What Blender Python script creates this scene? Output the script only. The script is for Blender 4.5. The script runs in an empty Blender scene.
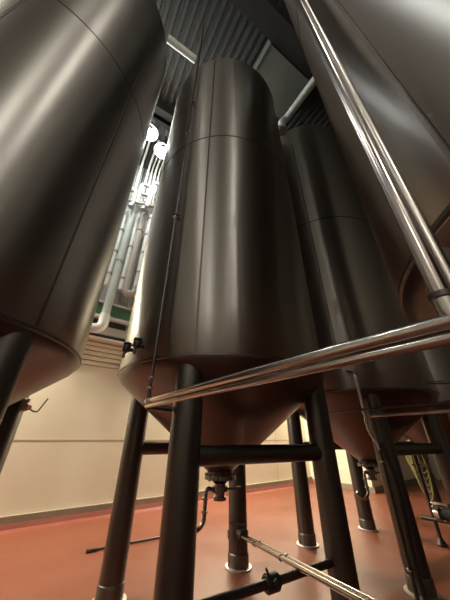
import bpy, bmesh, math, random
from mathutils import Vector, Matrix
random.seed(4)
PI = math.pi
R = math.radians
scn = bpy.context.scene
col = scn.collection

# ------------------------------------------------------------------ materials
def mat(name, base, metal=0.0, rough=0.5, noise=0.0, nscale=4.0, nstretch=(1, 1, 1), aniso=0.0, arot=0.0,
        bump=0.0, bscale=40.0, rvar=0.0, emit=None, estr=0.0, coat=0.0):
    m = bpy.data.materials.new(name); m.use_nodes = True
    nt = m.node_tree; b = nt.nodes['Principled BSDF']
    b.inputs['Base Color'].default_value = (*base, 1)
    b.inputs['Metallic'].default_value = metal
    b.inputs['Roughness'].default_value = rough
    if coat: b.inputs['Coat Weight'].default_value = coat; b.inputs['Coat Roughness'].default_value = .15
    if emit:
        b.inputs['Emission Color'].default_value = (*emit, 1); b.inputs['Emission Strength'].default_value = estr
    tc = nt.nodes.new('ShaderNodeTexCoord'); mp = nt.nodes.new('ShaderNodeMapping')
    mp.inputs['Scale'].default_value = nstretch
    nt.links.new(tc.outputs['Object'], mp.inputs['Vector'])
    if noise:
        n = nt.nodes.new('ShaderNodeTexNoise'); n.inputs['Scale'].default_value = nscale; n.inputs['Detail'].default_value = 6
        nt.links.new(mp.outputs['Vector'], n.inputs['Vector'])
        mx = nt.nodes.new('ShaderNodeMix'); mx.data_type = 'RGBA'
        mx.inputs['A'].default_value = (*[c * (1 - noise) for c in base], 1)
        mx.inputs['B'].default_value = (*[min(1, c * (1 + noise)) for c in base], 1)
        nt.links.new(n.outputs['Fac'], mx.inputs['Factor']); nt.links.new(mx.outputs['Result'], b.inputs['Base Color'])
        if rvar:
            mr = nt.nodes.new('ShaderNodeMapRange')
            mr.inputs['From Min'].default_value = .3; mr.inputs['From Max'].default_value = .7
            mr.inputs['To Min'].default_value = rough - rvar; mr.inputs['To Max'].default_value = rough + rvar
            nt.links.new(n.outputs['Fac'], mr.inputs['Value']); nt.links.new(mr.outputs['Result'], b.inputs['Roughness'])
    if bump:
        n2 = nt.nodes.new('ShaderNodeTexNoise'); n2.inputs['Scale'].default_value = bscale; n2.inputs['Detail'].default_value = 3
        nt.links.new(mp.outputs['Vector'], n2.inputs['Vector'])
        bp = nt.nodes.new('ShaderNodeBump'); bp.inputs['Strength'].default_value = bump; bp.inputs['Distance'].default_value = .01
        nt.links.new(n2.outputs['Fac'], bp.inputs['Height']); nt.links.new(bp.outputs['Normal'], b.inputs['Normal'])
    if aniso:
        b.inputs['Anisotropic'].default_value = aniso; b.inputs['Anisotropic Rotation'].default_value = arot
        tg = nt.nodes.new('ShaderNodeTangent'); tg.direction_type = 'RADIAL'; tg.axis = 'Z'
        nt.links.new(tg.outputs['Tangent'], b.inputs['Tangent'])
    return m

M = {}
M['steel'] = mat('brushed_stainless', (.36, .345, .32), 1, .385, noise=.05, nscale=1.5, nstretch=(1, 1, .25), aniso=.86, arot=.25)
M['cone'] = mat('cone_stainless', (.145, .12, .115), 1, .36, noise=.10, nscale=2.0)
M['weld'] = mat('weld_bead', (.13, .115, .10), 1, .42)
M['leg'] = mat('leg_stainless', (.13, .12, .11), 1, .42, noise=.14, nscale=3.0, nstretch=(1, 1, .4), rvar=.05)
M['sleeve'] = mat('worn_sleeve', (.18, .17, .16), 1, .40, noise=.25, nscale=9.0)
M['flange'] = mat('base_flange', (.55, .52, .48), .8, .45, noise=.2, nscale=9.0)
M['tube'] = mat('polished_tube', (.56, .52, .49), 1, .22)
M['fitting'] = mat('stained_fitting', (.30, .27, .25), 1, .24, noise=.2, nscale=14)
M['tube2'] = mat('dull_tube', (.62, .58, .54), 1, .28, noise=.12, nscale=6)
M['darktube'] = mat('dark_steel', (.12, .105, .10), 1, .38)
M['rubber'] = mat('black_rubber', (.018, .018, .02), 0, .42)
M['floor'] = mat('terracotta_epoxy', (.185, .054, .027), 0, .42, noise=.20, nscale=.9, rvar=.10, bump=.12, bscale=22)
M['cream'] = mat('cream_panel', (.80, .74, .58), 0, .55, noise=.05, nscale=1.2)
M['creamslat'] = mat('cream_slat', (.76, .68, .52), 0, .6)
M['seam'] = mat('panel_seam', (.46, .36, .22), 0, .6)
M['curb'] = mat('concrete_kerb', (.27, .22, .16), 0, .8, noise=.2, nscale=5)
M['cove'] = mat('red_cove', (.20, .05, .03), 0, .5, noise=.15, nscale=3)
M['upwall'] = mat('grey_cladding', (.42, .42, .40), 0, .5, noise=.06, nscale=2)
M['otherwall'] = mat('painted_wall', (.50, .47, .40), 0, .7, noise=.08, nscale=1.0)
M['deck'] = mat('roof_deck', (.055, .055, .052), .0, .55, noise=.15, nscale=1.5)
M['beam'] = mat('roof_beam', (.03, .03, .03), 0, .6)
M['duct'] = mat('duct_sheet', (.17, .18, .16), .3, .6, noise=.08, nscale=2)
M['white'] = mat('white_insulation', (.70, .70, .66), 0, .45, noise=.05, nscale=8)
M['greyjacket'] = mat('grey_green_jacket', (.50, .54, .49), 0, .5, noise=.08, nscale=5)
M['pinkjacket'] = mat('dusty_grey_jacket', (.42, .38, .33), 0, .55, noise=.1, nscale=5)
M['green'] = mat('green_paint', (.06, .17, .08), 0, .5, noise=.1, nscale=3)
M['black'] = mat('black_box', (.015, .013, .012), 0, .6)
M['housing'] = mat('lamp_housing', (.35, .35, .36), .8, .35)
M['bulb'] = mat('lamp_glow', (1, 1, 1), 0, .5, emit=(.93, .96, 1.0), estr=45)
M['bulbwarm'] = mat('warm_lamp_glow', (1, 1, 1), 0, .5, emit=(1, .93, .82), estr=210)
M['hose'] = mat('yellow_green_hose', (.16, .14, .045), 0, .3, noise=.2, nscale=10)
M['brass'] = mat('brass_fitting', (.55, .42, .20), 1, .3)
M['motor'] = mat('motor_paint', (.03, .05, .07), 0, .4)

# ------------------------------------------------------------------ mesh helpers
def lathe(bm, prof, n=48, c=(0, 0), cap=True):
    rings = []
    for r, z in prof:
        rings.append([bm.verts.new((c[0] + r * math.cos(2 * PI * k / n), c[1] + r * math.sin(2 * PI * k / n), z)) for k in range(n)])
    for a, b in zip(rings[:-1], rings[1:]):
        for k in range(n):
            bm.faces.new((a[k], a[(k + 1) % n], b[(k + 1) % n], b[k]))
    if cap:
        bm.faces.new(rings[0][::-1]); bm.faces.new(rings[-1])

def frame(d):
    d = d.normalized()
    a = Vector((0, 0, 1)) if abs(d.z) < .9 else Vector((1, 0, 0))
    x = d.cross(a).normalized(); y = d.cross(x).normalized()
    return x, y

def tube(bm, pts, r, n=16, cap=True):
    pts = [Vector(p) for p in pts]; rr = r if isinstance(r, (list, tuple)) else [r] * len(pts)
    rings = []; px = None
    for i, p in enumerate(pts):
        if i == 0: d = pts[1] - p
        elif i == len(pts) - 1: d = p - pts[i - 1]
        else: d = (pts[i + 1] - p).normalized() + (p - pts[i - 1]).normalized()
        d.normalize()
        if px is None: x, y = frame(d)
        else:
            x = (px - d * px.dot(d)).normalized(); y = d.cross(x)
        px = x
        rings.append([bm.verts.new(p + (x * math.cos(2 * PI * k / n) + y * math.sin(2 * PI * k / n)) * rr[i]) for k in range(n)])
    for a, b in zip(rings[:-1], rings[1:]):
        for k in range(n): bm.faces.new((a[k], a[(k + 1) % n], b[(k + 1) % n], b[k]))
    if cap: bm.faces.new(rings[0][::-1]); bm.faces.new(rings[-1])

def bend(pts, rad, seg=6):
    """round the corners of a polyline"""
    pts = [Vector(p) for p in pts]; out = [pts[0]]
    for a, b, c in zip(pts[:-2], pts[1:-1], pts[2:]):
        u = (a - b); v = (c - b); q = min(rad, u.length * .49, v.length * .49)
        s = b + u.normalized() * q; e = b + v.normalized() * q
        for k in range(seg + 1):
            t = k / seg; out.append(s * (1 - t) ** 2 + b * 2 * t * (1 - t) + e * t * t)
    out.append(pts[-1]); return out

def box(bm, lo, hi, mtx=None, bev=0.0):
    r = bmesh.ops.create_cube(bm, size=1)
    vs = r['verts']; lo = Vector(lo); hi = Vector(hi)
    for v in vs:
        v.co = Vector(((lo.x + hi.x) / 2 + v.co.x * (hi.x - lo.x), (lo.y + hi.y) / 2 + v.co.y * (hi.y - lo.y), (lo.z + hi.z) / 2 + v.co.z * (hi.z - lo.z)))
        if mtx is not None: v.co = mtx @ v.co
    if bev:
        es = list({e for v in vs for e in v.link_edges})
        bmesh.ops.bevel(bm, geom=es, offset=bev, segments=2, affect='EDGES')

def torus(bm, c, R1, r, axis='Z', n=40, m=10, squash=(1, 1)):
    vs = []
    for i in range(n):
        a = 2 * PI * i / n; row = []
        for j in range(m):
            b = 2 * PI * j / m
            x = (R1 + r * math.cos(b)) * math.cos(a) * squash[0]; y = (R1 + r * math.cos(b)) * math.sin(a) * squash[1]; z = r * math.sin(b)
            p = Vector((x, y, z))
            if axis == 'Y': p = Vector((x, z, y))
            if axis == 'X': p = Vector((z, x, y))
            row.append(bm.verts.new(p + Vector(c)))
        vs.append(row)
    for i in range(n):
        for j in range(m):
            bm.faces.new((vs[i][j], vs[(i + 1) % n][j], vs[(i + 1) % n][(j + 1) % m], vs[i][(j + 1) % m]))

CACHE = {}
def mesh(name, bm, m, smooth=True, angle=40):
    me = bpy.data.meshes.new(name)
    bmesh.ops.recalc_face_normals(bm, faces=bm.faces)
    if smooth:
        for f in bm.faces: f.smooth = True
        for e in bm.edges:
            if len(e.link_faces) == 2 and e.calc_face_angle(0) > R(angle): e.smooth = False
    bm.to_mesh(me); bm.free(); me.materials.append(m)
    return me
def obj(name, me, parent=None, loc=(0, 0, 0), rz=0, label=None):
    o = bpy.data.objects.new(name, me); col.objects.link(o)
    o.location = loc; o.rotation_euler = (0, 0, rz)
    if parent: o.parent = parent
    if label: o['label'] = label
    return o
def build(name, fn, m, parent=None, loc=(0, 0, 0), rz=0, label=None, smooth=True, key=None, angle=40):
    if key and key in CACHE: me = CACHE[key]
    else:
        bm = bmesh.new(); fn(bm); me = mesh(name, bm, m, smooth, angle)
        if key: CACHE[key] = me
    return obj(name, me, parent, loc, rz, label)
def tag(o, label, cat, group=None, kind=None):
    o['label'] = label; o['category'] = cat
    if group: o['group'] = group
    if kind: o['kind'] = kind
    return o
def empty(name, label, cat, loc=(0, 0, 0), rz=0, group=None):
    o = bpy.data.objects.new(name, None); col.objects.link(o); o.empty_display_size = .2
    o.location = loc; o.rotation_euler = (0, 0, rz)
    return tag(o, label, cat, group)
def struct(o):
    o['kind'] = 'structure'; return o
def pol(b, d):           # bearing (deg, clockwise from +Y) and distance
    return (d * math.sin(R(b)), d * math.cos(R(b)))

# ------------------------------------------------------------------ room
WB = 52.6                                     # direction of the far wall
U = Vector((math.sin(R(WB)), math.cos(R(WB)), 0)); N = Vector((math.cos(R(WB)), -math.sin(R(WB)), 0))
RM = Matrix(((U.x, N.x, 0), (U.y, N.y, 0), (0, 0, 1))).to_4x4()   # room (s,t,z) -> world
TW = -6.55; S0, S1, T1, ZC = -8.0, 14.0, 6.5, 10.4
RB = 58.5                                     # direction of tank row and roof beams
U2 = Vector((math.sin(R(RB)), math.cos(R(RB)), 0)); V2 = Vector((math.cos(R(RB)), -math.sin(R(RB)), 0))
BM = Matrix(((U2.x, V2.x, 0), (U2.y, V2.y, 0), (0, 0, 1))).to_4x4()

struct(build('floor', lambda b: box(b, (S0, TW, -.2), (S1, T1, 0), RM), M['floor'], smooth=False))
struct(build('wall_back', lambda b: (box(b, (S0, TW - .2, 0), (S1, TW, 2.84), RM)), M['cream'], smooth=False))
def ribs_upper(b):
    box(b, (S0, TW - .2, 3.42), (S1, TW, ZC), RM)
    s = -5.5
    while s < 9:
        box(b, (s, TW - .01, 3.42), (s + .11, TW + .035, ZC), RM); s += .22
struct(build('wall_back', ribs_upper, M['upwall'], smooth=False))
def slats(b):
    box(b, (S0, TW - .2, 2.84), (S1, TW - .03, 3.42), RM)
    for k in range(5):
        z = 2.85 + k * .115
        box(b, (S0, TW - .05, z), (S1, TW + .04, z + .085), RM)
struct(build('trim_1', slats, M['creamslat'], smooth=False))
def seams(b):
    box(b, (S0, TW - .01, 1.31), (S1, TW + .004, 1.322), RM)
    s = -7.2
    while s < 13:
        box(b, (s, TW - .01, .2), (s + .008, TW + .003, 2.84), RM); s += 2.4
struct(build('trim_2', seams, M['seam'], smooth=False))
struct(build('baseboard_back', lambda b: box(b, (S0, TW - .01, .1), (S1, TW + .06, .2), RM), M['curb'], smooth=False))
def cove(b):
    q = [(TW - .01, 0), (TW + .17, 0), (TW + .10, .03), (TW + .07, .10), (TW - .01, .10)]
    A = [b.verts.new(RM @ Vector((S0, t, z))) for t, z in q]; B = [b.verts.new(RM @ Vector((S1, t, z))) for t, z in q]
    for k in range(5): b.faces.new((A[k], A[(k + 1) % 5], B[(k + 1) % 5], B[k]))
    b.faces.new(A); b.faces.new(B[::-1])
struct(build('trim_3', cove, M['cove'], smooth=False))
# the wall steps forward at the right
struct(build('wall_right', lambda b: box(b, (8.9, TW, .12), (S1, TW + 2.1, 4.2), RM), M['cream'], smooth=False))
struct(build('baseboard_right', lambda b: box(b, (8.87, TW, 0), (S1, TW + 2.16, .14), RM), M['curb'], smooth=False))
struct(build('wall_left', lambda b: box(b, (S0 - .2, TW - .2, 0), (S0, T1 + .2, ZC), RM), M['otherwall'], smooth=False))
struct(build('wall_right', lambda b: box(b, (S1, TW - .2, 0), (S1 + .2, T1 + .2, ZC), RM), M['otherwall'], smooth=False))
struct(build('wall_front', lambda b: box(b, (S0, T1, 0), (S1, T1 + .2, ZC), RM), M['otherwall'], smooth=False))

def deck(b):
    p = .19; s = -9.0; prof = []
    while s < 15:
        prof += [(s, ZC + .05), (s + .08, ZC + .05), (s + .095, ZC), (s + .175, ZC)]; s += p
    lo = [b.verts.new(BM @ Vector((s_, -8.5, z))) for s_, z in prof]
    hi = [b.verts.new(BM @ Vector((s_, 8.5, z))) for s_, z in prof]
    for k in range(len(prof) - 1): b.faces.new((lo[k], lo[k + 1], hi[k + 1], hi[k]))
    lo2 = b.verts.new(BM @ Vector((-9.0, -8.5, ZC + .2))); lo3 = b.verts.new(BM @ Vector((15.0, -8.5, ZC + .2)))
    hi2 = b.verts.new(BM @ Vector((-9.0, 8.5, ZC + .2))); hi3 = b.verts.new(BM @ Vector((15.0, 8.5, ZC + .2)))
    b.faces.new((lo2, lo3, hi3, hi2))
struct(build('ceiling', deck, M['deck'], smooth=False))

def ibeam(b, t, w, z0, z1, s0=-8, s1=13):
    box(b, (s0, t - w / 2, z0), (s1, t + w / 2, z0 + .04), BM); box(b, (s0, t - w / 2, z1 - .04), (s1, t + w / 2, z1), BM)
    box(b, (s0, t - .03, z0 + .03), (s1, t + .03, z1 - .03), BM)
# t = p.V2
for i, (t, w, z0) in enumerate([(-1.10, .46, 9.98), (-4.28, .20, 10.02), (-4.62, .14, 10.1), (2.6, .46, 9.98), (4.9, .18, 10.12)]):
    struct(build('trim_%d' % (4 + i), lambda b: ibeam(b, t, w, z0, 10.4), M['beam'], smooth=False))

# ------------------------------------------------------------------ tanks
TR, ZR, ZW, ZT = 1.217, 1.99, 5.29, 8.15
LEGS = [(-.26, -1.03), (-1.06, .27), (1.06, -.24), (.23, 1.02)]
def shell_fn(b, ZT=ZT):
    prof = [(TR - .012, ZR - .015), (TR, ZR)]
    for k in range(1, 12): prof.append((TR, ZR + (ZT - ZR) * k / 12))
    prof.append((TR, ZT))
    for k in range(1, 7):
        a = k / 6 * R(72); prof.append((TR - .22 * (1 - math.cos(a)), ZT + .22 * math.sin(a)))
    r0, z0 = prof[-1]
    for k in range(1, 6):
        t = k / 5; prof.append((r0 * (1 - t) + .16 * t, z0 + .22 * math.sin(t * PI / 2)))
    lathe(b, prof, 96)
def cone_fn(b):
    prof = [(TR - .004, ZR + .0), (TR - .012, ZR - .03), (TR - .05, ZR - .08)]
    for k in range(1, 9):
        t = k / 8; prof.append(((TR - .05) * (1 - t) + .14 * t, (ZR - .08) * (1 - t) + 1.08 * t))
    prof.append((.135, 1.04))
    lathe(b, prof, 96)
def ringweld(z, dr=.004, h=.020):
    def f(b):
        n = 96; rs = []
        for r, zz in [(TR - .01, z - h), (TR + dr, z - h * .5), (TR + dr, z + h * .5), (TR - .01, z + h)]:
            rs.append([b.verts.new((r * math.cos(2 * PI * k / n), r * math.sin(2 * PI * k / n), zz)) for k in range(n)])
        for a, c in zip(rs[:-1], rs[1:]):
            for k in range(n): b.faces.new((a[k], a[(k + 1) % n], c[(k + 1) % n], c[k]))
    return f
def vweld(z0, z1):
    def f(b):
        w = .010
        for s in (0,):
            box(b, (-w, -TR - .0035, z0), (w, -TR + .02, z1))
    return f
def leg_fn(b):
    lathe(b, [(.121, .10), (.121, ZR + .05)], 32)
def sleeve_fn(b):
    lathe(b, [(.130, .018), (.130, .13), (.127, .14), (.122, .145)], 32)
def brace_fn(r, z, a, c):
    def f(b): tube(b, [(a[0], a[1], z), (c[0], c[1], z)], r, 24)
    return f
def outlet_fn(b):
    lathe(b, [(.135, 1.05), (.165, 1.045), (.165, 1.01), (.10, 1.0), (.06, .97), (.06, .95), (.082, .95), (.082, .905), (.05, .90), (.05, .86), (.066, .86), (.066, .83), (.03, .825)], 28)
def bolt_fn(b): lathe(b, [(.012, 1.0), (.012, 1.06)], 6)
def handle_fn(b):
    tube(b, bend([(.05, 0, .925), (.11, -.02, .925), (.22, -.05, .95)], .03), .010, 8)
def drain_fn(b):
    tube(b, bend([(-.03, -.02, .90), (-.14, -.07, .95), (-.15, -.08, .66), (-.24, -.12, .60), (-.36, -.16, .70)], .09), .020, 12)
def drain_clamp(b): lathe(b, [(.020, 0), (.032, .004), (.032, .022), (.020, .026)], 16, (-.149, -.078))

def make_tank(cx, cy, wang, label, extras=True, lowbar=False, zt=ZT):
    t = empty('fermentation_tank', label, 'tank', (cx, cy, 0), 0, None)
    build('shell', lambda b: shell_fn(b, zt), M['steel'], t, key='shell%.2f' % zt)
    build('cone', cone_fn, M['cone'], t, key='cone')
    build('ring_weld', ringweld(ZW), M['weld'], t, key='rw')
    build('base_ring', ringweld(ZR + .01, .006, .018), M['weld'], t, key='br')
    build('vertical_weld', vweld(ZR + .03, ZT), M['weld'], t, rz=R(180 - wang), key='vw1')
    cw = build('cone_weld', lambda b: tube(b, [(0, -(TR - .055), ZR - .08), (0, -.11, 1.10)], .006, 6), M['weld'], t, rz=R(180 - wang + 62), key='cw')
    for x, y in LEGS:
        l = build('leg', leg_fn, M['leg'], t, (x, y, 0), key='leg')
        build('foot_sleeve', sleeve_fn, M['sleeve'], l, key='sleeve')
        build('base_plate', lambda b: lathe(b, [(.165, 0), (.165, .014), (.15, .018)], 32), M['flange'], l, key='bpl', label='pale round base plate')
    build('brace', brace_fn(.072, 1.27, LEGS[0], LEGS[2]), M['leg'], t, key='brA')
    build('brace', brace_fn(.072, 1.27, LEGS[1], LEGS[3]), M['leg'], t, key='brB')
    if lowbar: build('low_brace', brace_fn(.028, .47, LEGS[0], LEGS[2]), M['darktube'], t)
    if extras:
        o = build('outlet', outlet_fn, M['fitting'], t, key='out')
        for k in range(8): build('bolt', bolt_fn, M['darktube'], o, (math.cos(PI * k / 4) * .150, math.sin(PI * k / 4) * .150, 0), key='bol')
        build('valve_handle', handle_fn, M['darktube'], o, key='han')
        d = build('drain_pipe', drain_fn, M['fitting'], t, key='dr')
        for z in (.74, .84): build('clamp', drain_clamp, M['tube'], d, (0, 0, z), key='drc')
    return t
TC = make_tank(-.036, 3.216, -170, 'central tall stainless cone-bottomed tank behind the slanting double pipe', lowbar=True)
TL = make_tank(-2.418, 1.73, 101.5, 'huge stainless tank filling the left edge, its cone over the cream wall')
TRr = make_tank(2.329, 4.716, -150, 'dark stainless tank just right of and behind the central tank', zt=8.75)
TD = make_tank(1.879, .389, -88.3, 'nearest stainless tank overhead at upper right, behind the tall twin pipes')
T2 = make_tank(4.694, 6.216, -150, 'farthest stainless tank, a sliver at the right edge between two tanks')

build('vertical_weld', vweld(ZR + .03, ZT), M['weld'], TL, rz=R(180 - 153), key='vw1')
# small fittings belonging to tanks
def cluster(b):
    tube(b, [(0, 0, 0), (0, -.07, 0)], .018, 12); lathe(b, [(.03, -.03), (.036, -.02), (.036, .03), (.022, .04)], 16, (0, -.07))
    tube(b, bend([(0, -.07, -.02), (0, -.085, -.05), (0, -.085, -.09)], .02), .012, 10)
def knob(b):
    lathe(b, [(.02, .04), (.038, .045), (.038, .058), (.015, .065)], 16, (0, -.07))
    tube(b, [(-.08, -.07, .01), (.07, -.07, .01)], .011, 8)
for vx, vy, va in ((-.855, -.87, -44.5), (-.725, -.985, -36)):
    sv = build('sample_valve', cluster, M['darktube'], TC, (vx, vy, 2.13), R(va)); build('valve_knob', knob, M['rubber'], sv, label='black round hand knob')

# ------------------------------------------------------------------ pipes near the tanks
p0 = Vector((-.585, 2.035, 0))
rs = empty('riser_pipe', 'thin dark vertical riser clipped to the front of the central tank', 'pipe', (p0.x, p0.y, 0))
build('tube', lambda b: tube(b, [(0, 0, 1.58), (.0, 0, 10.3)], .0145, 12), M['darktube'], rs)
def clamps(par, zs, r, m, x=0, y=0, dr=.010, h=.024):
    for z in zs:
        build('clamp', lambda b: lathe(b, [(r, 0), (r + dr, h * .17), (r + dr, h * .83), (r, h)], 18), m, par, (x, y, z))
clamps(rs, [1.72, 1.80, 3.6, 5.4, 7.2], .0145, M['tube'])
def brk(b):
    tube(b, [(0, 0, 0), (.035, .075, 0)], .009, 8); torus(b, (0, 0, 0), .02, .006, 'Z', 16, 6)
    tube(b, [(-.035, -.01, .02), (.06, -.02, -.03)], .007, 8)
for z in (3.66, 6.4): build('bracket', brk, M['darktube'], rs, (0, 0, z))
build('support_arm', lambda b: tube(b, [(0, 0, 1.60), (.175, .09, 1.585)], .021, 12), M['darktube'], rs)

def vtub(x, y, z0, z1, r): return lambda b: tube(b, [(x, y, z0), (x, y, z1)], r, 24)
pe = Vector((.535, .475, 1.632))
hp = empty('transfer_pipe', 'long polished double pipe slanting across from the central tank to the right edge', 'pipe', (0, 0, 0))
a0 = Vector((p0.x, p0.y - .02, 1.632)); dirn = (pe - a0).normalized(); a1 = pe + dirn * .03
build('upper_tube', lambda b: tube(b, [a0, a1], .0205, 24), M['tube'], hp)
side = Vector((-dirn.y, dirn.x, 0))
build('lower_tube', lambda b: tube(b, [a0 + Vector((0, 0, -.036)), a1 + Vector((0, 0, -.036))], .0140, 24), M['tube'], hp)
for q in (0.03, .07): build('clamp', lambda b: tube(b, [a0 + dirn * q, a0 + dirn * (q + .012)], .028, 20), M['tube2'], hp)

vp = empty('twin_drop_pipe', 'tall polished twin vertical pipes in front of the nearest tank at upper right', 'pipe', (.515, .505, 0))
build('front_tube', vtub(0, 0, 1.66, 10.3, .0185), M['tube'], vp)
build('rear_tube', vtub(.048, .008, 1.68, 10.3, .0155), M['tube2'], vp)
clamps(vp, (1.685, 7.0), .0185, M['darktube'], dr=.008, h=.021); clamps(vp, (1.685, 7.0), .0155, M['darktube'], .048, .008, dr=.006, h=.021)
build('coupling', lambda b: (lathe(b, [(.019, 4.40), (.032, 4.43), (.032, 4.57), (.019, 4.58)], 20), lathe(b, [(.016, 4.40), (.028, 4.43), (.028, 4.57), (.016, 4.58)], 20, (.048, .008)), tube(b, [(0, 0, 4.5), (.14, -.01, 4.5)], .02, 12)), M['darktube'], vp)
for z in (7.03,): build('bracket', lambda b: tube(b, [(0, 0, z), (.048, .008, z), (.145, .0, z)], .008, 8), M['darktube'], vp)
def vee(b):
    tube(b, bend([(0, 0, 1.70), (0, 0, 1.632), (.03, -.045, 1.625)], .03), .022, 16)
build('elbow', vee, M['tube2'], vp)

# floor level pipe from the rear leg to lower right
q0 = Vector((.235, 4.10, .33)); q1 = Vector((.59, 2.64, .54)); qd = (q1 - q0).normalized(); q2 = q0 + qd * 2.35
fp = empty('floor_pipe', 'low polished double pipe from the rear leg clamp towards the lower right', 'pipe', (0, 0, 0))
sd = Vector((qd.y, -qd.x, 0)).normalized()
build('front_tube', lambda b: tube(b, [q0 + sd * .028, q2 + sd * .028], .017, 20), M['tube'], fp)
build('rear_tube', lambda b: tube(b, [q0 - sd * .028, q2 - sd * .028], .015, 20), M['tube'], fp)
for q in (.55, 1.22):
    for s_, r_ in ((.028, .017), (-.028, .015)): build('clamp', lambda b: tube(b, [q0 + qd * q + sd * s_, q0 + qd * (q + .02) + sd * s_], r_ + .007, 16), M['tube2'], fp)
def bigcl(b):
    lathe(b, [(.124, .27), (.136, .27), (.136, .36), (.124, .36)], 28, (.194, 4.236))
    tube(b, [(.20, 4.16, .335), q0 + qd * .08], .055, 16)
    tube(b, [(.10, 4.14, .44), (.26, 4.10, .43)], .016, 8)
build('leg_clamp', bigcl, M['darktube'], fp)

bv = empty('butterfly_valve', 'small black valve with upright lever on the low dark bar', 'valve', (.36, 2.58, .47), R(31))
build('body', lambda b: (tube(b, [(-.045, 0, 0), (.045, 0, 0)], .055, 20), tube(b, [(-.06, 0, 0), (-.045, 0, 0)], .045, 20), tube(b, [(.045, 0, 0), (.06, 0, 0)], .045, 20), tube(b, [(0, 0, 0), (0, -.07, .02)], .022, 12)), M['rubber'], bv)
build('lever', lambda b: tube(b, bend([(0, -.07, .02), (-.06, -.075, .03), (-.10, -.07, .11)], .03), .009, 8), M['rubber'], bv)

# thin pipe lying on the floor behind the left leg
c0 = Vector((-1.86, 4.60, .02)); c1 = Vector((-.62, 5.40, .02))
fr = tag(build('drain_rod', lambda b: (tube(b, [c0, c1], .014, 10), tube(b, [c0 - Vector((0, 0, 0)), c0 + (c1 - c0).normalized() * .14], .022, 10)), M['darktube']),
         'thin dark rod lying on the red floor behind the left leg', 'rod')

# pipes in front of the right-hand tank's front leg
st = empty('stand_pipe', 'slim dark standpipe rising in front of the right leg', 'pipe', (1.745, 3.27, 0))
def stf(b):
    tube(b, bend([(.03, 0, 1.28), (.03, 0, 1.34), (-.03, .02, 1.46), (-.03, .02, 2.15), (.05, .35, 2.25)], .06), .017, 14)
build('upper_tube', stf, M['tube'], st)
build('lower_tube', lambda b: tube(b, [(.03, 0, 0), (.03, 0, 1.28)], .019, 14), M['darktube'], st)
clamps(st, [.30, 1.16], .019, M['tube'], .03, 0); clamps(st, [1.56, 1.66], .019, M['tube'], -.03, .02)
build('hose', lambda b: tube(b, bend([(.055, -.02, 1.36), (.10, -.05, 1.0), (.06, -.04, .3), (.09, -.05, .04), (.3, -.15, .03)], .15), .024, 12), M['rubber'], st, label='black rubber hose')
build('foot', lambda b: lathe(b, [(.05, 0), (.05, .01), (.02, .03)], 16, (.03, 0)), M['tube2'], st)
def vdir(p, l): return (p[0] + V2.x * l, p[1] + V2.y * l, p[2])
for z, nm, l0, l1, r_ in ((1.69, 'upper thin horizontal rail running right from the slim standpipe', -.18, 1.15, .012), (1.62, 'lower thin horizontal rail running right from the slim standpipe', .06, 1.15, .016)):
    b0 = Vector((1.40, 3.45, z))
    if l0 > 0: b0 = Vector((1.68, 3.03, z)) - V2 * .1
    tag(build('rail_pipe', lambda b: tube(b, [b0 + V2 * l0, Vector((1.40, 3.45, z)) + V2 * 1.5], r_, 12), M['tube2'] if l0 > 0 else M['darktube']), nm, 'pipe')
tag(build('crossing_pipe', lambda b: tube(b, [(2.05, 2.62, 1.90), (2.9, 2.45, 1.90)], .018, 12), M['tube']), 'short bright horizontal pipe end at the right edge below the slanting pipe', 'pipe')

# left tank fittings
lf = empty('valve_assembly', 'small steel valve and bent rod beside the left tank leg', 'valve', (-2.03, 2.72, 1.66))
build('body', lambda b: (lathe(b, [(.03, -.05), (.045, -.045), (.045, -.02), (.03, -.015), (.03, .03), (.045, .035), (.045, .06), (.03, .065)], 18), tube(b, [(0, 0, 0), (.07, -.02, -.02)], .025, 12)), M['tube2'], lf)
build('pipe', lambda b: tube(b, bend([(0, 0, .05), (-.12, -.12, .06), (-.62, -.55, .05)], .05), .014, 10), M['darktube'], lf)
build('rod', lambda b: tube(b, bend([(.04, 0, -.02), (.08, .05, -.05), (.105, .07, -.05), (.155, .09, .08)], .02), .007, 8), M['darktube'], lf)

# overhead pipes among the tank tops
ov = tag(build('overhead_pipe', lambda b: tube(b, [(-1.25, 1.86, 8.7), (-.70, 2.19, 8.7)], .075, 24), M['white']), 'short pale overhead pipe between the left and central tank tops', 'pipe')
def ov2(b):
    tube(b, bend([(1.46, 3.44, 8.35), (1.46, 3.44, 8.75), (1.60, 3.42, 8.9), (2.35, 2.2, 8.9)], .14), .09, 24)
o2 = build('overhead_pipe', ov2, M['greyjacket']); tag(o2, 'pale angled overhead pipe at the top right of the central tank', 'pipe')
build('end_fitting', lambda b: (lathe(b, [(.11, 8.30), (.11, 8.42), (.075, 8.46)], 20, (1.46, 3.44)), tube(b, [(1.3, 3.4, 8.5), (1.46, 3.44, 8.5)], .03, 8)), M['tube2'], o2)
du = tag(build('air_duct', lambda b: box(b, (2.10, -2.45, 9.95), (3.58, -1.38, 10.35), BM, .02), M['duct'], smooth=False), 'smooth dull grey ceiling duct just right of the central tank top', 'duct')

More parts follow.
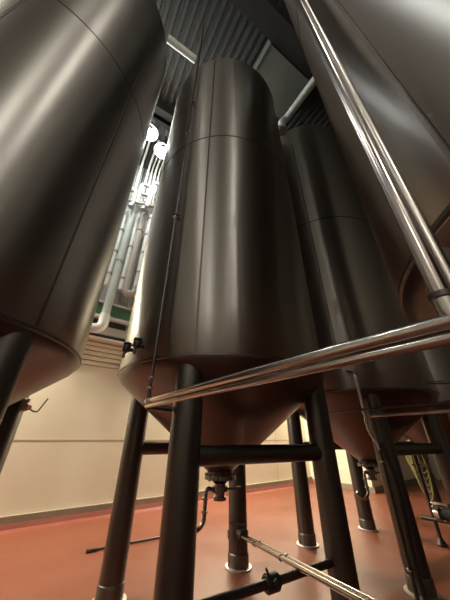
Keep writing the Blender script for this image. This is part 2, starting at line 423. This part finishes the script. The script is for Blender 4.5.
# ------------------------------------------------------------------ pipework on the far wall
def wp(b, d=6.2): return pol(b, d)
def vpipe(name, label, b, r, z0, z1, m, d=6.2, flz=(), grp=None, cat='pipe'):
    x, y = wp(b, d)
    e = empty(name, label, cat, (x, y, 0), 0, grp)
    build('tube', lambda bm: tube(bm, [(0, 0, z0), (0, 0, z1)], r, 20), m, e)
    clamps(e, flz, r, M['pinkjacket'], dr=.022, h=.045)
    return e
e = vpipe('insulated_pipe', 'thick pale green-grey pipe on the far wall ending in a low elbow', -28.2, .10, 3.95, 7.6, M['greyjacket'], flz=(5.6,))
build('elbow', lambda bm: tube(bm, bend([(0, 0, 4.0), (0, 0, 3.62), (-.30, -.20, 3.58)], .2), .115, 20), M['white'], e)
vpipe('white_pipe', 'slim white pipe on the far wall left of the thick pale pipe', -29.75, .055, 4.8, 7.3, M['white'], flz=(5.15, 5.9, 6.7))
vpipe('white_pipe', 'slim white pipe on the far wall between the thick pale pipes', -26.5, .06, 4.75, 7.6, M['white'], flz=(5.1, 6.2))
e = vpipe('insulated_pipe', 'thick grey pipe on the far wall with a U-bend at its foot', -25.2, .095, 4.9, 7.7, M['pinkjacket'], flz=(6.9,))
xa, ya = wp(-25.2); xb, yb = wp(-23.0)
build('u_bend', lambda bm: tube(bm, bend([(0, 0, 4.95), (0, 0, 4.68), (xb - xa, yb - ya, 4.72), (xb - xa, yb - ya, 4.93)], .16), .095, 20), M['pinkjacket'], e)
vpipe('white_pipe', 'bright white jacketed pipe on the far wall beside the central tank', -23.0, .085, 4.95, 7.8, M['white'], flz=(5.4, 6.1, 6.8, 7.5))
# manifold of loops
mf = empty('pipe_manifold', 'white pipe manifold of arched loops high on the far wall', 'manifold', (*wp(-26.5, 6.0), 0))
tdir = Vector((math.cos(R(26.5)), math.sin(R(26.5)), 0))
for c, w, z0, z1 in ((-.42, .17, 7.6, 8.35), (.02, .15, 7.8, 8.75), (.38, .16, 7.9, 9.05)):
    a = tdir * (c - w); d = tdir * (c + w)
    build('loop', lambda bm: tube(bm, bend([(a.x, a.y, z0), (a.x, a.y, z1), (d.x, d.y, z1), (d.x, d.y, z0)], .13), .06, 14), M['greyjacket'], mf)
for x0_, x1_, za, zb_ in ((-.62, .55, 7.75, 7.95), (-.62, .2, 8.25, 8.3)):
    build('cross_pipe', lambda bm: tube(bm, [(x0_ * tdir.x, x0_ * tdir.y, za), (x1_ * tdir.x, x1_ * tdir.y, zb_)], .05, 14), M['pinkjacket'], mf)
for c, z in ((-.25, 7.5), (.1, 7.55), (.45, 8.2), (-.5, 8.4)):
    build('valve', lambda bm: lathe(bm, [(.05, z), (.09, z + .02), (.09, z + .12), (.05, z + .14)], 16, (c * tdir.x, c * tdir.y - .05)), M['housing'], mf)
# thin conduits rising to the roof and running on under the deck
names = ['leftmost', 'second from left', 'third from left', 'fourth from left', 'fifth from left', 'sixth from left', 'seventh from left', 'rightmost']
for k in range(8):
    b_ = -31.6 + k * 1.16
    x, y = wp(b_, 6.36)
    tag(build('conduit', lambda bm: tube(bm, bend([(x, y, 8.2 + .1 * (k % 3)), (x, y, 10.22), (x - .52 * 0 + .5225 * .6 * 1, y - .85 * .6, 10.24), (x + .5225 * 1.1, y - .8526 * 1.1, 10.25)], .1), .028 if k % 2 else .038, 10), M['white'] if k != 3 else M['black']),
        'thin conduit rising to the roof, %s of the eight' % names[k], 'conduit', 'conduits high on the far wall')
# wall rack: green beam and rails
def hb(z0, z1, t0, t1, s0=-.3, s1=3.6): return lambda bm: box(bm, (s0, t0, z0), (s1, t1, z1), RM, .004)
rk = empty('pipe_rack', 'green beam and pale rails of the rack on the far wall above the slats', 'rack', (*(RM @ Vector((1.5, TW, 0))).xy, 0))
inv = Matrix.Translation(-rk.location)
def kid(name, fn, m): 
    o = build(name, fn, m, rk); o.matrix_parent_inverse = inv; return o
kid('beam', hb(4.06, 4.36, TW + .03, TW + .20), M['green'])
kid('rail', hb(4.38, 4.43, TW + .03, TW + .25), M['white'])
kid('rail', hb(3.98, 4.05, TW + .03, TW + .25), M['white'])
kid('rail', hb(3.42, 3.47, TW - .01, TW + .28), M['white'])
kid('shelf', hb(3.60, 3.80, TW - .01, TW + .16), M['pinkjacket'])
for s_ in (-.1, .55, 1.2, 1.85, 2.5): kid('dark_panel', lambda bm: box(bm, (s_, TW, 3.80), (s_ + .42, TW + .1, 3.99), RM), M['black'])
kid('back_strip', lambda bm: box(bm, (-.3, TW, 3.47), (3.6, TW + .08, 3.60), RM), M['black'])

# ------------------------------------------------------------------ things at lower right
ct = empty('pump_trolley', 'dark tubular pump trolley under the right-hand tanks', 'trolley', (3.28, 4.98, 0), R(-58))
build('leg', lambda b: (tube(b, [(0, 0, .02), (0, 0, 1.15)], .028, 12), lathe(b, [(.06, 0), (.07, .02), (.03, .09)], 16)), M['darktube'], ct)
build('leg', lambda b: (tube(b, [(.62, .0, .02), (.62, .0, .55)], .028, 12), lathe(b, [(.06, 0), (.07, .02), (.03, .09)], 16, (.62, 0))), M['darktube'], ct)
for a_, b_, r_ in (((-.18, 0, .30), (.75, 0, .34), .032), ((0, 0, .52), (.75, 0, .50), .018), ((0, 0, .47), (.75, 0, .455), .014)):
    build('frame_tube', lambda b: tube(b, [a_, b_], r_, 12), M['darktube'] if r_ > .02 else M['tube2'], ct)
build('motor', lambda b: (tube(b, [(.18, .0, .40), (.50, 0, .40)], .085, 20), tube(b, [(.12, 0, .40), (.18, 0, .40)], .06, 20), box(b, (.26, -.05, .47), (.40, .05, .54), None, .006)), M['motor'], ct)
build('pump_head', lambda b: tube(b, [(.05, 0, .40), (.12, 0, .40)], .09, 20), M['tube'], ct)

hc = empty('hanging_hose', 'yellow-green hose looped over the brace of the farthest tank', 'hose', (4.74, 7.13, 1.27), R(-28))
for k in range(5):
    def hz(bm):
        w = .10 + .018 * k; zb = -1.10 + .12 * k; y = -.03 + (k - 2) * .045
        tube(bm, [(w * math.sin(2 * PI * i / 32) * 1.25, y, .11 + (zb - .11) * (1 - math.cos(2 * PI * i / 32)) / 2) for i in range(33)], .02, 8)
    build('loop', hz, M['hose'], hc)
build('coupling', lambda b: tube(b, [(-.16, -.14, -.42), (.17, -.14, -.42)], .022, 10), M['tube'], hc)

# ------------------------------------------------------------------ lamps and added fill lights
def lamp(x, y, z, label, power, color, bulbmat, r=.20, drop=True, size=.12):
    e = empty('high_bay_lamp', label, 'lamp', (x, y, z))
    build('reflector', lambda b: lathe(b, [(r, -.02), (r * .92, .06), (r * .5, .20), (.07, .24), (.07, .36)], 28, cap=False), M['housing'], e)
    build('bulb', lambda b: lathe(b, [(.01, -.06), (r * .30, -.045), (r * .42, .0), (r * .30, .05), (.02, .08)], 20), bulbmat, e)
    if drop: build('stem', lambda b: tube(b, [(0, 0, .34), (0, 0, ZC - z)], .012, 8), M['darktube'], e)
    L = bpy.data.lights.new('glow', 'POINT'); L.energy = power; L.color = color; L.shadow_soft_size = size
    lo = bpy.data.objects.new('glow', L); col.objects.link(lo); lo.parent = e; lo.location = (0, 0, -.12)
    return e
COOL = (.95, 1.0, .97); WARM = (1.0, .95, .86)
lamp(-2.38, 4.13, 9.6, 'bright white lamp high by the far wall, nearer the left tank', 120, COOL, M['bulb'], .27)
lamp(-2.08, 4.67, 9.55, 'bright white lamp high by the far wall, nearer the central tank', 120, COOL, M['bulb'], .27)
lamp(-3.55, 3.25, 9.5, 'bright white lamp high between the left tank and the far wall', 240, COOL, M['bulb'], .27)
lamp(1.0, -1.35, 8.0, 'high lamp over the aisle behind the camera, lighting the tank fronts', 30, WARM, M['bulbwarm'])
lamp(-3.2, -3.0, 9.0, 'high lamp behind the camera on the left', 40, WARM, M['bulbwarm'])
lamp(2.0, -4.3, 7.6, 'added fill light by the front wall, straight behind the camera', 190, WARM, M['bulbwarm'])  # added, unseen: washes the front wall that the tank shells mirror
lamp(-2.6, -7.2, 7.6, 'added fill light by the front wall, far behind on the left', 170, WARM, M['bulbwarm'])  # second added fill for the front wall's reflection in the tanks
lamp(-4.6, .4, 9.4, 'added fill light above and beyond the left tank', 200, COOL, M['bulb'], .27)  # added, unseen: brightens the nearest tank by reflection

def wash(s_, z, label, power, color, ln=1.2):  # added light bars hidden behind tanks, brightening the lower far wall
    p = RM @ Vector((s_, TW + .35, z))
    e = empty('added_wash_light', label, 'lamp', p, math.atan2(U.y, U.x))
    build('housing', lambda b: (box(b, (-ln / 2, -.06, .02), (ln / 2, .06, .10), None, .01), tube(b, [(-ln * .3, 0, .06), (-ln * .3, .35, .06)], .015, 8), tube(b, [(ln * .3, 0, .06), (ln * .3, .35, .06)], .015, 8)), M['housing'], e)  # fixture body made up to go with the added light
    build('added_tube', lambda b: tube(b, [(-ln / 2 + .04, 0, 0), (ln / 2 - .04, 0, 0)], .02, 12), M['bulbwarm'], e)
    L = bpy.data.lights.new('glow', 'AREA'); L.shape = 'RECTANGLE'; L.size = ln; L.size_y = .1; L.energy = power; L.color = color
    lo = bpy.data.objects.new('glow', L); col.objects.link(lo); lo.parent = e; lo.location = (0, 0, -.03)
    return e
WW = (1.0, .89, .66)
wash(-1.6, 4.2, 'added warm wash light, unseen on the far wall behind the left tank', 330, WW)
wash(4.9, 4.2, 'added warm wash light, unseen on the far wall behind the central tank', 330, WW)
wash(8.2, 4.2, 'added warm wash light, unseen on the far wall behind the right-hand tank', 120, WW)

w = bpy.data.worlds.new('World'); scn.world = w; w.use_nodes = True
w.node_tree.nodes['Background'].inputs['Color'].default_value = (.9, .8, .7, 1)
w.node_tree.nodes['Background'].inputs['Strength'].default_value = .01

# ------------------------------------------------------------------ camera
cam = bpy.data.cameras.new('camera'); co = bpy.data.objects.new('camera', cam); col.objects.link(co)
cam.sensor_fit = 'HORIZONTAL'; cam.sensor_width = 36; cam.lens = 246.243 * 36 / 450; cam.clip_start = .02
p = R(29.052); ro = R(.511)
fwd = Vector((0, math.cos(p), math.sin(p))); up = Vector((0, -math.sin(p), math.cos(p))); rt = Vector((1, 0, 0))
X = rt * math.cos(ro) + up * math.sin(ro); Y = -rt * math.sin(ro) + up * math.cos(ro); Z = -fwd
co.matrix_world = Matrix(((X.x, Y.x, Z.x, 0), (X.y, Y.y, Z.y, 0), (X.z, Y.z, Z.z, 1.4), (0, 0, 0, 1)))
scn.camera = co
vs = scn.view_settings; vs.view_transform = 'Standard'; vs.look = 'None'; vs.gamma = 1; vs.use_curve_mapping = False
vs.exposure = 0.22
